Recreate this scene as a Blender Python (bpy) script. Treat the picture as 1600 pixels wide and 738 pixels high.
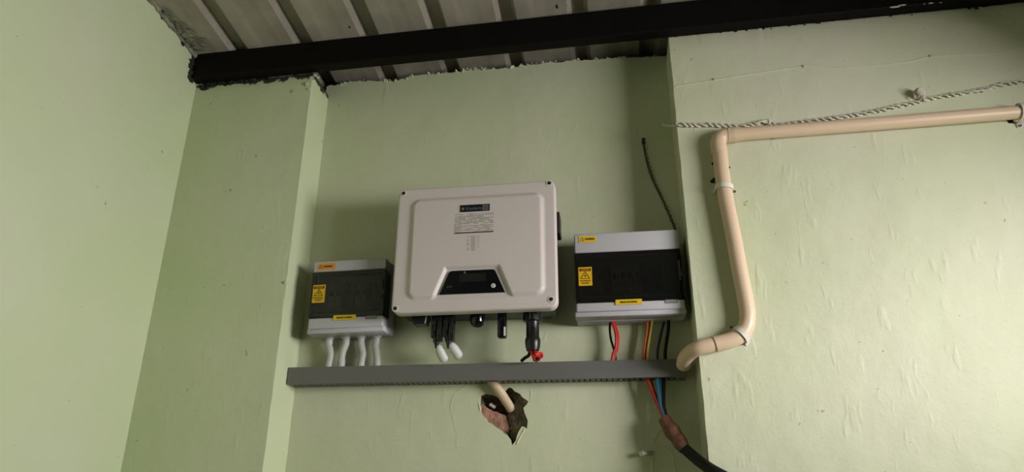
import bpy, bmesh, math, random
from mathutils import Vector, Matrix, noise
from mathutils.geometry import tessellate_polygon

# ------------------------------------------------------------------ camera, light, exposure
S = bpy.context.scene
COL = S.collection
for o in list(bpy.data.objects):
    bpy.data.objects.remove(o)
PI = math.pi
F_PX, PITCH, YAW, ROLL, DIST, EYE = 1100.0, math.radians(21.5), math.radians(8.2), math.radians(0.16), 1.9, 1.5
FW = Vector((-math.sin(YAW)*math.cos(PITCH), math.cos(YAW)*math.cos(PITCH), math.sin(PITCH)))
_r0 = Vector((math.cos(YAW), math.sin(YAW), 0))
_u0 = _r0.cross(FW)
RT = math.cos(ROLL)*_r0 + math.sin(ROLL)*_u0
UP = RT.cross(FW)
cam_d = bpy.data.cameras.new('camera')
cam = bpy.data.objects.new('camera', cam_d); COL.objects.link(cam)
m = Matrix((RT, UP, -FW)).transposed().to_4x4()
m.translation = Vector((0, -DIST, EYE))
cam.matrix_world = m
cam_d.sensor_fit = 'HORIZONTAL'; cam_d.sensor_width = 36.0
cam_d.lens = 36.0*F_PX/1600.0
cam_d.clip_start = 0.02
S.camera = cam

def at(x, y, Y=0.0):
    """point of the wall plane at depth Y that the photograph shows at pixel x, y"""
    v = FW*F_PX + RT*(x-800) - UP*(y-369)
    return Vector((0, -DIST, EYE)) + v*((DIST+Y)/v.y)

S.view_settings.view_transform = 'Standard'
S.view_settings.look = 'None'
S.view_settings.gamma = 1.0
S.view_settings.use_curve_mapping = False
S.view_settings.exposure = 0.0

w = bpy.data.worlds.new('world'); S.world = w; w.use_nodes = True
w.node_tree.nodes['Background'].inputs[0].default_value = (0.75, 0.85, 1.0, 1)
w.node_tree.nodes['Background'].inputs[1].default_value = 0.15

XR = 1.66                                  # inner face of the right-hand wall, with the window
WIN = (-1.85, -0.68, 1.62, 2.245)           # y0, y1, z0, z1 of the window opening
ld = bpy.data.lights.new('daylight', 'AREA'); ld.shape = 'RECTANGLE'
ld.size = 0.75; ld.size_y = 2.8
ld.energy = 226; ld.color = (1.0, 0.965, 0.96)
lo = bpy.data.objects.new('daylight', ld); COL.objects.link(lo)
lo.location = (XR+0.7, -1.6, 1.98)
lo.rotation_euler = (0, math.radians(90), 0)

# ------------------------------------------------------------------ materials
def mat(name, col, rough=0.5, metal=0.0, spec=0.5, bump=None, vary=0.0, vscale=6.0, coat=0.0):
    m = bpy.data.materials.new(name); m.use_nodes = True
    nt = m.node_tree; b = nt.nodes['Principled BSDF']
    b.inputs['Base Color'].default_value = (*col, 1)
    b.inputs['Roughness'].default_value = rough
    b.inputs['Metallic'].default_value = metal
    b.inputs['Specular IOR Level'].default_value = spec
    b.inputs['Coat Weight'].default_value = coat
    tc = nt.nodes.new('ShaderNodeTexCoord')
    if vary:
        n = nt.nodes.new('ShaderNodeTexNoise'); n.inputs['Scale'].default_value = vscale
        n.inputs['Detail'].default_value = 5
        nt.links.new(tc.outputs['Object'], n.inputs['Vector'])
        r = nt.nodes.new('ShaderNodeValToRGB')
        r.color_ramp.elements[0].position = .3; r.color_ramp.elements[1].position = .7
        r.color_ramp.elements[0].color = (*[c*(1-vary) for c in col], 1)
        r.color_ramp.elements[1].color = (*[min(1, c*(1+vary)) for c in col], 1)
        nt.links.new(n.outputs['Fac'], r.inputs['Fac'])
        nt.links.new(r.outputs['Color'], b.inputs['Base Color'])
    if bump:
        sc, st = bump
        n2 = nt.nodes.new('ShaderNodeTexNoise'); n2.inputs['Scale'].default_value = sc
        n2.inputs['Detail'].default_value = 4
        nt.links.new(tc.outputs['Object'], n2.inputs['Vector'])
        bp = nt.nodes.new('ShaderNodeBump'); bp.inputs['Strength'].default_value = 1
        bp.inputs['Distance'].default_value = st
        nt.links.new(n2.outputs['Fac'], bp.inputs['Height'])
        nt.links.new(bp.outputs['Normal'], b.inputs['Normal'])
    return m

def plaster(name, col, drip=1.0, und=1.0, grime=None):
    """lime green wall paint over hand-laid plaster: undulations, fine grain, small vertical runs"""
    m = bpy.data.materials.new(name); m.use_nodes = True
    nt = m.node_tree; L = nt.links; b = nt.nodes['Principled BSDF']
    b.inputs['Roughness'].default_value = 0.62
    b.inputs['Specular IOR Level'].default_value = 0.3
    tc = nt.nodes.new('ShaderNodeTexCoord')
    def nz(scale, det=3, stretch=None, rough=.5):
        n = nt.nodes.new('ShaderNodeTexNoise'); n.inputs['Scale'].default_value = scale
        n.inputs['Detail'].default_value = det; n.inputs['Roughness'].default_value = rough
        if stretch:
            mp = nt.nodes.new('ShaderNodeMapping'); mp.inputs['Scale'].default_value = stretch
            L.new(tc.outputs['Object'], mp.inputs['Vector']); L.new(mp.outputs['Vector'], n.inputs['Vector'])
        else:
            L.new(tc.outputs['Object'], n.inputs['Vector'])
        return n.outputs['Fac']
    def math_(op, a, c, clamp=False):
        n = nt.nodes.new('ShaderNodeMath'); n.operation = op; n.use_clamp = clamp
        for i, v in enumerate((a, c)):
            if isinstance(v, (int, float)): n.inputs[i].default_value = v
            else: L.new(v, n.inputs[i])
        return n.outputs[0]
    # colour: faint cloudiness of the paint
    r = nt.nodes.new('ShaderNodeValToRGB')
    r.color_ramp.elements[0].position = .35; r.color_ramp.elements[1].position = .65
    r.color_ramp.elements[0].color = (col[0]*.95, col[1]*.98, col[2]*.92, 1)
    r.color_ramp.elements[1].color = (col[0]*1.03, col[1]*.99, col[2]*1.08, 1)
    L.new(nz(2.0, 3), r.inputs['Fac'])
    out = r.outputs['Color']
    # small specks of dirt
    sp = nz(42, 2); f = math_('GREATER_THAN', sp, .755)
    mx = nt.nodes.new('ShaderNodeMix'); mx.data_type = 'RGBA'
    L.new(math_('MULTIPLY', f, .45), mx.inputs[0]); L.new(out, mx.inputs[6]); mx.inputs[7].default_value = (.12, .12, .08, 1)
    out = mx.outputs[2]
    if grime:                                   # black paint smeared along the top edge: z = a + b*x
        a, bb, wd = grime
        sx = nt.nodes.new('ShaderNodeSeparateXYZ'); L.new(tc.outputs['Object'], sx.inputs[0])
        line = math_('ADD', math_('MULTIPLY', sx.outputs[0], bb), a)
        d = math_('SUBTRACT', line, sx.outputs[2])          # distance below the edge
        lim = math_('MULTIPLY', math_('SUBTRACT', nz(28, 5, None, .7), .42), wd*7)
        g = math_('LESS_THAN', d, lim)
        mx = nt.nodes.new('ShaderNodeMix'); mx.data_type = 'RGBA'
        L.new(math_('MULTIPLY', g, .95), mx.inputs[0]); L.new(out, mx.inputs[6]); mx.inputs[7].default_value = (.012, .011, .008, 1)
        out = mx.outputs[2]
    L.new(out, b.inputs['Base Color'])
    big = math_('MULTIPLY', nz(5, 2), .010*und)
    mid = math_('MULTIPLY', nz(24, 3), .0022*und)
    fine = math_('MULTIPLY', nz(160, 2), .0004)
    dr = nz(1, 2, (34, 34, 11))
    dr = math_('MULTIPLY', math_('SUBTRACT', dr, .62), .022*drip, False)
    dr = math_('MAXIMUM', dr, 0)
    h = math_('ADD', math_('ADD', big, mid), math_('ADD', fine, dr))
    bp = nt.nodes.new('ShaderNodeBump'); bp.inputs['Strength'].default_value = 1; bp.inputs['Distance'].default_value = 1
    L.new(h, bp.inputs['Height']); L.new(bp.outputs['Normal'], b.inputs['Normal'])
    return m

GREEN = (0.585, 0.645, 0.425)
M = {}
M['wall_smooth'] = plaster('green_wall_paint_smooth', GREEN, drip=.06, und=.3)
M['wall_recess'] = plaster('green_wall_paint_recess', (.595, .632, .425), drip=.2, und=.6)
M['wall_pier'] = plaster('green_wall_paint_pier', (.575, .645, .40), drip=.15, und=.6, grime=(2.800, .018, .012))
M['wall_rough'] = plaster('green_wall_paint_rough', (.605, .625, .445), drip=.26, und=.75, grime=(2.818, .012, .004))
M['crumb'] = mat('green_plaster_crumb', (.52, .55, .36), .8, bump=(120, .002), vary=.25, vscale=60)
M['mortar'] = mat('grey_mortar', (.24, .235, .17), .9, bump=(60, .006), vary=.35, vscale=25)
M['mortar_and_shade_black'] = mat('black_mortar_and_shade', (.018, .016, .012), .8, bump=(60, .006))  # black smears and mortar; also stands in for shade above the recess
M['floor'] = mat('grey_cement_floor', (.14, .13, .115), .7, vary=.15)
M['sheet'] = mat('grey_roof_sheet', (.34, .305, .25), .6, vary=.16, vscale=9, bump=(30, .0006))
M['black_steel'] = mat('black_painted_steel', (.0045, .0035, .0028), .6, spec=.12, bump=(60, .0006))
M['cover'] = mat('white_powder_coat', (.64, .575, .55), .42, spec=.4)
M['chassis'] = mat('dark_aluminium', (.035, .037, .033), .45, metal=.3)
M['black'] = mat('black_plastic', (.010, .010, .010), .35)
M['black_gloss'] = mat('black_gloss', (.004, .004, .006), .15)
M['screen'] = mat('dark_screen', (.012, .013, .011), .25)
M['rubber'] = mat('black_rubber', (.007, .007, .006), .6, spec=.25)
M['screw'] = mat('dull_steel', (.22, .20, .17), .4, metal=.8)
M['pale'] = mat('pale_ring', (.66, .63, .57), .45)
M['dark_hole'] = mat('dark_socket', (.01, .01, .01), .8)
M['box_white'] = mat('light_grey_abs', (.52, .51, .54), .38, spec=.5)
M['yellow'] = mat('yellow_sticker', (.74, .44, .01), .45, vary=.05)
M['yellow_strip'] = mat('yellow_strip', (.76, .50, .02), .45)
M['orange'] = mat('orange_sticker', (.78, .30, .03), .45)
M['ink'] = mat('dark_ink', (.035, .02, .004), .5)
M['ink_red'] = mat('dark_red_ink', (.09, .014, .004), .5)
M['grey_ink'] = mat('grey_ink', (.25, .235, .205), .6)
M['tag_grey'] = mat('grey_tag', (.16, .15, .15), .5)
M['tag_light'] = mat('pale_tag_print', (.38, .37, .36), .5)
M['navy'] = mat('navy_label', (.006, .007, .016), .3)
M['label_orange'] = mat('label_orange', (.22, .12, .07), .4)
M['label_blue'] = mat('label_blue', (.09, .12, .19), .4)
M['label_grey'] = mat('label_grey', (.10, .095, .085), .4)
M['duct'] = mat('grey_pvc_duct', (.145, .142, .132), .42)
M['inner'] = mat('grey_inner_tray', (.26, .255, .24), .5)
M['sleeve_shaded'] = mat('shaded_white_sleeve', (.46, .46, .42), .5, bump=(300, .0004))  # white sleeve greyed down: the inverter's shadow is mixed into its colour
M['grey_print'] = mat('pale_grey_print', (.38, .355, .315), .6)
M['conduit'] = mat('white_sleeve', (.60, .60, .56), .5, bump=(300, .0004))
M['pipe'] = mat('cream_pvc_pipe', (.70, .53, .37), .38)
M['pipe_old'] = mat('cream_pvc_pipe_dusty', (.60, .47, .31), .5, vary=.12, vscale=40)
M['strap'] = mat('white_strap', (.72, .68, .60), .45)
M['red'] = mat('red_wire', (.50, .012, .012), .4)
M['red2'] = mat('deep_red_wire', (.38, .02, .012), .4)
M['orange_wire'] = mat('orange_wire', (.50, .10, .015), .4)
M['yellow_wire'] = mat('yellow_wire', (.55, .40, .05), .4)
M['blue'] = mat('blue_wire', (.035, .16, .27), .4)
M['blue_dark'] = mat('dark_blue_wire', (.02, .045, .075), .4)
M['tape'] = mat('brown_tape', (.14, .055, .030), .6, vary=.35, vscale=60, bump=(150, .002))
M['wire_cream'] = mat('cream_wire', (.62, .59, .48), .6, vary=.2, vscale=80)
M['wire_dark'] = mat('grimy_wire', (.05, .05, .03), .7)
M['brick'] = mat('broken_brick', (.27, .14, .095), .9, bump=(90, .004), vary=.35, vscale=45)
M['debris'] = mat('grey_brown_mortar', (.17, .135, .095), .95, bump=(80, .005), vary=.4, vscale=35)
M['frame'] = mat('window_frame_paint', (.35, .33, .28), .5)
M['breaker'] = mat('grey_breaker', (.42, .42, .40), .5)
M['breaker_dark'] = mat('black_breaker', (.03, .03, .03), .5)
def smoked():
    m = bpy.data.materials.new('smoked_window'); m.use_nodes = True
    nt = m.node_tree; nt.nodes.remove(nt.nodes['Principled BSDF'])
    out = nt.nodes['Material Output']
    t = nt.nodes.new('ShaderNodeBsdfTransparent'); t.inputs[0].default_value = (.72, .71, .68, 1)
    d = nt.nodes.new('ShaderNodeBsdfDiffuse'); d.inputs[0].default_value = (.030, .030, .028, 1)
    g = nt.nodes.new('ShaderNodeBsdfGlossy'); g.inputs['Roughness'].default_value = .12
    g.inputs[0].default_value = (.8, .8, .8, 1)
    m1 = nt.nodes.new('ShaderNodeMixShader'); m1.inputs[0].default_value = .24
    nt.links.new(t.outputs[0], m1.inputs[1]); nt.links.new(d.outputs[0], m1.inputs[2])
    fr = nt.nodes.new('ShaderNodeFresnel'); fr.inputs[0].default_value = 1.45
    m2 = nt.nodes.new('ShaderNodeMixShader')
    nt.links.new(fr.outputs[0], m2.inputs[0]); nt.links.new(m1.outputs[0], m2.inputs[1]); nt.links.new(g.outputs[0], m2.inputs[2])
    nt.links.new(m2.outputs[0], out.inputs[0])
    return m
M['smoked'] = smoked()

# ------------------------------------------------------------------ helpers
def link(name, bm, material, parent=None, origin=None, smooth=False, sharp=None):
    """bm is in world coordinates; the object gets its origin at parent's or at `origin`"""
    off = Vector((0, 0, 0))
    par = parent
    if origin is not None: off = Vector(origin)
    elif parent is not None: off = ORIG[parent.name]
    if parent is not None and origin is None:
        pass
    bmesh.ops.translate(bm, verts=bm.verts, vec=-off)
    me = bpy.data.meshes.new(name)
    bmesh.ops.recalc_face_normals(bm, faces=bm.faces)
    bm.to_mesh(me); bm.free()
    me.materials.append(M[material] if isinstance(material, str) else material)
    for p in me.polygons: p.use_smooth = smooth
    if smooth:
        try: me.set_sharp_from_angle(angle=math.radians(sharp or 40))
        except Exception: pass
    o = bpy.data.objects.new(name, me); COL.objects.link(o)
    if parent is not None:
        o.parent = par
        ORIG[o.name] = off
        if origin is not None: o.location = off - ORIG[parent.name]
    else:
        o.location = off
        ORIG[o.name] = off
    return o
ORIG = {}
def tag(o, label, cat, group=None):
    o['label'] = label; o['category'] = cat
    if group: o['group'] = group
    return o
def thing(name, loc, label, cat, group=None):
    o = bpy.data.objects.new(name, None); COL.objects.link(o)
    o.location = loc; o.empty_display_size = .05
    ORIG[o.name] = Vector(loc)
    return tag(o, label, cat, group)
def struct(o): o['kind'] = 'structure'; return o
def box(bm, x0, x1, y0, y1, z0, z1, bev=0.0, seg=2):
    r = bmesh.ops.create_cube(bm, size=1)
    vs = r['verts']
    for v in vs:
        v.co = Vector((x0+(v.co.x+.5)*(x1-x0), y0+(v.co.y+.5)*(y1-y0), z0+(v.co.z+.5)*(z1-z0)))
    if bev:
        es = list({e for v in vs for e in v.link_edges})
        bmesh.ops.bevel(bm, geom=es, offset=bev, segments=seg, affect='EDGES', profile=.5)
    return bm
def B(*a, **k): return box(bmesh.new(), *a, **k)
def prism(bm, pts, y0, y1):
    """closed prism from XZ outline between y0 (front) and y1"""
    f = [bm.verts.new((p[0], y0, p[1])) for p in pts]
    k = [bm.verts.new((p[0], y1, p[1])) for p in pts]
    bm.faces.new(f); bm.faces.new(list(reversed(k)))
    n = len(pts)
    for i in range(n):
        bm.faces.new((f[i], k[i], k[(i+1) % n], f[(i+1) % n]))
    return bm
def cyl(bm, a, b, r0, r1=None, n=20, caps=True):
    r1 = r0 if r1 is None else r1
    a = Vector(a); b = Vector(b); d = (b-a).normalized()
    s = d.orthogonal().normalized(); t = d.cross(s)
    A = [bm.verts.new(a+(s*math.cos(2*PI*i/n)+t*math.sin(2*PI*i/n))*r0) for i in range(n)]
    C = [bm.verts.new(b+(s*math.cos(2*PI*i/n)+t*math.sin(2*PI*i/n))*r1) for i in range(n)]
    for i in range(n): bm.faces.new((A[i], A[(i+1) % n], C[(i+1) % n], C[i]))
    if caps: bm.faces.new(list(reversed(A))); bm.faces.new(C)
    return bm
def lathe(bm, top, prof, n=24, axis=(0, 0, -1)):
    """prof: list of (distance down the axis, radius)"""
    top = Vector(top); d = Vector(axis).normalized(); s = d.orthogonal().normalized(); t = d.cross(s)
    rings = [[bm.verts.new(top+d*h+(s*math.cos(2*PI*i/n)+t*math.sin(2*PI*i/n))*max(r, 1e-5)) for i in range(n)] for h, r in prof]
    for q in range(len(rings)-1):
        for i in range(n): bm.faces.new((rings[q][i], rings[q][(i+1) % n], rings[q+1][(i+1) % n], rings[q+1][i]))
    bm.faces.new(list(reversed(rings[0]))); bm.faces.new(rings[-1])
    return bm
def spline(pts, k=8):
    P = [Vector(p) for p in pts]
    if len(P) < 3: return P
    Q = [P[0]*2-P[1]]+P+[P[-1]*2-P[-2]]
    out = []
    for i in range(1, len(Q)-2):
        a, b, c, d = Q[i-1:i+3]
        for j in range(k):
            t = j/k
            out.append(.5*((2*b)+(c-a)*t+(2*a-5*b+4*c-d)*t*t+(3*b-a-3*c+d)*t**3))
    out.append(P[-1]); return out
def tube(bm, pts, r, n=12, k=8, wob=0.0, seed=0, round_ends=False):
    """swept tube with rotation-minimising frames; r may be a function of 0..1"""
    P = spline(pts, k) if k > 1 else [Vector(p) for p in pts]
    rf = r if callable(r) else (lambda u: r)
    N = len(P); T = [(P[min(i+1, N-1)]-P[max(i-1, 0)]).normalized() for i in range(N)]
    s = T[0].orthogonal().normalized(); rings = []
    for i in range(N):
        s = (s - T[i]*s.dot(T[i])).normalized(); t = T[i].cross(s)
        rr = rf(i/(N-1))
        if wob: rr *= 1+wob*noise.noise(P[i]*60+Vector((seed, 0, 0)))
        if round_ends:
            L = (P[i]-P[0]).length; L2 = (P[i]-P[-1]).length
            for q in (L, L2):
                if q < rr: rr = math.sqrt(max(1e-8, rr*rr-(rr-q)**2))
        rings.append([bm.verts.new(P[i]+(s*math.cos(2*PI*j/n)+t*math.sin(2*PI*j/n))*rr) for j in range(n)])
    for q in range(N-1):
        for j in range(n): bm.faces.new((rings[q][j], rings[q][(j+1) % n], rings[q+1][(j+1) % n], rings[q+1][j]))
    bm.faces.new(list(reversed(rings[0]))); bm.faces.new(rings[-1])
    return bm
def twisted(bm, pts, amp, r, pitch, k=10, n=7, strands=2):
    P = spline(pts, k)
    D = [0]
    for i in range(1, len(P)): D.append(D[-1]+(P[i]-P[i-1]).length)
    total = D[-1]; steps = int(total/(pitch/8))
    fine = []; j = 0
    for i in range(steps+1):
        L = total*i/steps
        while j < len(D)-2 and D[j+1] < L: j += 1
        u = (L-D[j])/max(1e-9, D[j+1]-D[j]); fine.append((P[j].lerp(P[j+1], u), L))
    for sidx in range(strands):
        Q = []
        for i, (p, L) in enumerate(fine):
            T = (fine[min(i+1, steps)][0]-fine[max(i-1, 0)][0]).normalized()
            s = Vector((0, 1, 0)); s = (s-T*s.dot(T)).normalized(); t = T.cross(s)
            a = 2*PI*L/pitch + sidx*2*PI/strands + 1.3*noise.noise(Vector((L*30, 3, 1)))
            am = amp*(1+.5*noise.noise(Vector((L*25, sidx, 7))))
            Q.append(p+(s*math.cos(a)+t*math.sin(a))*am)
        tube(bm, Q, r, n=n, k=1)
    return bm
def blob(bm, c, r, seed=0, sub=3, rough=.35, squash=(1, 1, 1), fq=1.2):
    g = bmesh.ops.create_icosphere(bm, subdivisions=sub, radius=1)
    for v in g['verts']:
        q = v.co.copy(); f = 1+rough*noise.noise(q*fq+Vector((seed*3.1, seed, 0)))+rough*.5*noise.noise(q*fq*3+Vector((seed, 0, 4)))
        v.co = Vector(c)+Vector((q.x*squash[0], q.y*squash[1], q.z*squash[2]))*r*f
    return bm
def text_mesh(txt, size, x, z, y, width=None, bold=0.0):
    """lettering standing on the XZ plane facing -Y, centred at x, z; returns a bmesh"""
    c = bpy.data.curves.new('t', 'FONT'); c.body = txt; c.size = size
    c.align_x = 'CENTER'; c.align_y = 'CENTER'; c.extrude = .0002; c.offset = bold
    c.resolution_u = 3
    o = bpy.data.objects.new('t', c); COL.objects.link(o)
    dg = bpy.context.evaluated_depsgraph_get()
    me = bpy.data.meshes.new_from_object(o.evaluated_get(dg))
    bpy.data.objects.remove(o); bpy.data.curves.remove(c)
    bm = bmesh.new(); bm.from_mesh(me); bpy.data.meshes.remove(me)
    if bm.verts:
        xs = [v.co.x for v in bm.verts]; w0 = max(xs)-min(xs)
        sc = (width/w0) if width else 1
        for v in bm.verts: v.co = Vector((x+v.co.x*sc, y-v.co.z, z+v.co.y))
    return bm

# ------------------------------------------------------------------ the room
XL, XA, XB, YP = -1.285, -0.892, 0.2115, -0.13
ZR = lambda x, y: 2.872 + .10*(-.17-y) + .027*(x+1.285)      # underside of the roof pans

def jag(x, amp, seed=0, f=1.0):
    v = Vector((x*35*f, seed*7.7, 1.3))
    return amp*(noise.noise(v)+.7*noise.noise(v*2.7)+.5*noise.noise(v*6.1))

def wall_prism(name, material, x0, x1, yf, yb, topf, seed, amp=.004, step=.006, corner=.0015):
    """solid plastered pier: front face yf, back yb, broken top edge, slightly wavering arrises"""
    bm = bmesh.new(); n = max(2, int((x1-x0)/step)); zs = [0, .6, 1.2]+[1.25+.02*i for i in range(76)]
    cols = []
    for i in range(n+1):
        x = x0+(x1-x0)*i/n; top = topf(x)+jag(x, amp, seed)
        zz = [z for z in zs if z < top-.02]+[top-.012, top]
        edge = 1.0 if i in (0, n) else 0.0
        cols.append((x, zz, edge))
    mz = max(len(c[1]) for c in cols)
    rows = []
    for (x, zz, edge) in cols:
        zz = zz[:-2]+[zz[-3]+(zz[-2]-zz[-3])*(k+1)/(mz-len(zz)+1) for k in range(mz-len(zz))]+zz[-2:]
        rows.append([bm.verts.new((x+edge*corner*noise.noise(Vector((x, seed, z*22))), yf+edge*corner*.6*noise.noise(Vector((z*18, x, seed))) + (.003 if k == mz-1 else 0)*(1+noise.noise(Vector((x*90, 0, seed)))), z)) for k, z in enumerate(zz)])
    for i in range(n):
        for k in range(mz-1): bm.faces.new((rows[i][k], rows[i+1][k], rows[i+1][k+1], rows[i][k+1]))
    # tops and sides run back to yb
    backs = []
    for i in range(n+1):
        v = rows[i][-1]; backs.append(bm.verts.new((v.co.x, yb, v.co.z-.004)))
    for i in range(n): bm.faces.new((rows[i][-1], rows[i+1][-1], backs[i+1], backs[i]))
    for i in (0, n):
        back = [bm.verts.new((rows[i][k].co.x, yb, rows[i][k].co.z)) for k in range(mz-1)]+[backs[i]]
        for k in range(mz-1): bm.faces.new((rows[i][k], back[k], back[k+1], rows[i][k+1]))
    return struct(link(name, bm, material, smooth=True, sharp=50))

struct(link('floor', B(XL-.2, XR+.2, -4.2, .2, -.1, 0), 'floor'))
# left wall: broken upper edge where it meets the roof
bm = bmesh.new()
n = 220
f1, f2, b1, b2 = [], [], [], []
for i in range(n+1):
    y = .12-4.3*i/n; top = ZR(XL, y)+.002+jag(y, .003, 5)
    f1.append(bm.verts.new((XL, y, 0))); f2.append(bm.verts.new((XL, y, top)))
    b1.append(bm.verts.new((XL-.15, y, 0))); b2.append(bm.verts.new((XL-.15, y, top)))
for i in range(n):
    for a, c in ((f1, f2), (f2, b2), (b2, b1), (b1, f1)):
        bm.faces.new((a[i], a[i+1], c[i+1], c[i]))
bm.faces.new((f1[0], f2[0], b2[0], b1[0])); bm.faces.new((f1[n], f2[n], b2[n], b1[n]))
struct(link('wall_left', bm, 'wall_smooth'))

wall_prism('wall_pier_left', 'wall_pier', XL, XA, YP, .12, lambda x: 2.775+.018*(x-XL)/.4, 1)
wall_prism('wall_pier_right', 'wall_rough', XB, XR, YP, .12, lambda x: 2.815+.016*(x-XB), 2, amp=.003)

# back of the recess with the broken hole, one prism with a real opening
hole_px = [(278, 270), (310, 256), (350, 262), (392, 280), (412, 262), (425, 240), (440, 225), (455, 218), (472, 224), (484, 240), (520, 258), (532, 276), (550, 290), (572, 305), (560, 326), (541, 345), (548, 375), (557, 395), (568, 425), (563, 472), (548, 462), (532, 458), (512, 490), (500, 520), (495, 545), (472, 574), (462, 540), (440, 510), (420, 498), (400, 478), (372, 462), (345, 440), (325, 432), (312, 410), (296, 395), (280, 362), (283, 340), (272, 316)]
hole = [at(680+x/3.927, 550+y/3.927) for x, y in hole_px]
def recess_top(x):
    ks = [(-.90, 2.831), (-.80, 2.838), (-.66, 2.827), (-.60, 2.842), (-.487, 2.842), (-.42, 2.847), (-.275, 2.842), (-.20, 2.849), (-.068, 2.850), (.05, 2.846), (.133, 2.842), (.22, 2.838)]
    for (a, za), (b, zb) in zip(ks, ks[1:]):
        if x <= b: return za+(zb-za)*(x-a)/(b-a)
    return ks[-1][1]
outer = [(XA-.01, 0), (XB+.01, 0)]
N = 260
for i in range(N+1):
    x = XB+.01-(XB-XA+.02)*i/N
    outer.append((x, recess_top(x)+jag(x, .0045, 3, 1.3)))
def with_hole(yf, yb):
    bm = bmesh.new(); poly = [Vector((p[0], p[1], 0)) for p in outer]; hl = [Vector((p.x, p.z, 0)) for p in hole]
    allp = poly+hl
    tri = tessellate_polygon([poly, hl])
    f = [bm.verts.new((p.x, yf, p.y)) for p in allp]; k = [bm.verts.new((p.x, yb, p.y)) for p in allp]
    for t in tri:
        bm.faces.new([f[i] for i in t]); bm.faces.new([k[i] for i in reversed(t)])
    a, b = len(poly), len(allp)
    for lo_, hi_ in ((0, a), (a, b)):
        for i in range(lo_, hi_):
            j = i+1 if i+1 < hi_ else lo_
            bm.faces.new((f[i], f[j], k[j], k[i]))
    return bm
wall_back = struct(link('wall_back', with_hole(0, .012), 'wall_recess'))
# masonry behind the plaster coat, hollowed at the hole
def cavity():
    bm = bmesh.new(); c = sum((p for p in hole), Vector())/len(hole)
    rings = []
    for lv, (s, y) in enumerate([(1.04, .010), (.97, .022), (.86, .036), (.62, .050), (.30, .058)]):
        rings.append([bm.verts.new((c.x+(p.x-c.x)*s+.003*noise.noise(Vector((i*.6, lv, 2)))*(lv > 0), y+.010*noise.noise(p*45+Vector((lv, 0, 0))), c.z+(p.z-c.z)*s+.003*noise.noise(Vector((i*.6, lv, 9)))*(lv > 0))) for i, p in enumerate(hole)])
    n = len(hole)
    for q in range(len(rings)-1):
        for i in range(n): bm.faces.new((rings[q][i], rings[q][(i+1) % n], rings[q+1][(i+1) % n], rings[q+1][i]))
    bm.faces.new(rings[-1])
    return bm
link('hole_lining', cavity(), 'debris', wall_back)
P = lambda x, y, Y=0.0: at(680+x/3.927, 550+y/3.927, Y)
def rough_patch(poly, depth, rough=.004, step=.0016, seed=0, fq=60, back=.02):
    """broken masonry surface filling an XZ outline; depth(x, z) is its distance behind the wall face"""
    P2 = [(p.x, p.z) for p in poly]
    xs = [p[0] for p in P2]; zs = [p[1] for p in P2]
    def inside(x, z):
        c = False; j = len(P2)-1
        for i in range(len(P2)):
            (ax, az), (bx, bz) = P2[i], P2[j]
            if (az > z) != (bz > z) and x < (bx-ax)*(z-az)/(bz-az)+ax: c = not c
            j = i
        return c
    bm = bmesh.new(); V_ = {}
    nx = int((max(xs)-min(xs))/step)+1; nz = int((max(zs)-min(zs))/step)+1
    def vert(i, k):
        if (i, k) not in V_:
            x, z = min(xs)+i*step, min(zs)+k*step
            q = Vector((x*fq, seed*3.3, z*fq))
            V_[(i, k)] = bm.verts.new((x, max(.001, depth(x, z)+rough*(noise.noise(q)+.6*noise.noise(q*2.3)+.4*noise.noise(q*5))), z))
        return V_[(i, k)]
    for i in range(nx):
        for k in range(nz):
            if inside(min(xs)+(i+.5)*step, min(zs)+(k+.5)*step):
                bm.faces.new((vert(i, k), vert(i+1, k), vert(i+1, k+1), vert(i, k+1)))
    r = bmesh.ops.extrude_face_region(bm, geom=list(bm.faces))
    bmesh.ops.translate(bm, verts=[g for g in r['geom'] if isinstance(g, bmesh.types.BMVert)], vec=(0, back, 0))
    return bm
c0 = P(400, 400)
bp_ = [(322, 348), (350, 362), (375, 366), (400, 378), (424, 384), (432, 420), (445, 470), (464, 560), (440, 515), (400, 482), (345, 445), (322, 432), (296, 398), (276, 360), (276, 325), (296, 325)]
link('exposed_brick', rough_patch([P(*q, .004) for q in bp_], lambda x, z: .003+max(0, (x-P(300, 300).x))*.45, .0022, seed=2, fq=90), 'brick', wall_back)
dp2 = [(430, 385), (445, 350), (470, 335), (485, 300), (470, 270), (440, 262), (425, 245), (440, 225), (456, 216), (474, 222), (486, 240), (522, 258), (534, 276), (552, 290), (574, 305), (562, 328), (543, 345), (550, 375), (559, 395), (570, 425), (565, 474), (548, 464), (532, 460), (514, 490), (502, 520), (497, 547), (472, 578), (455, 520), (445, 460), (434, 420)]
link('loose_mortar', rough_patch([P(*q, .004) for q in dp2], lambda x, z: .004+max(0, (P(560, 300).x-x))*.55, .0055, seed=5, fq=55), 'debris', wall_back)
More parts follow.
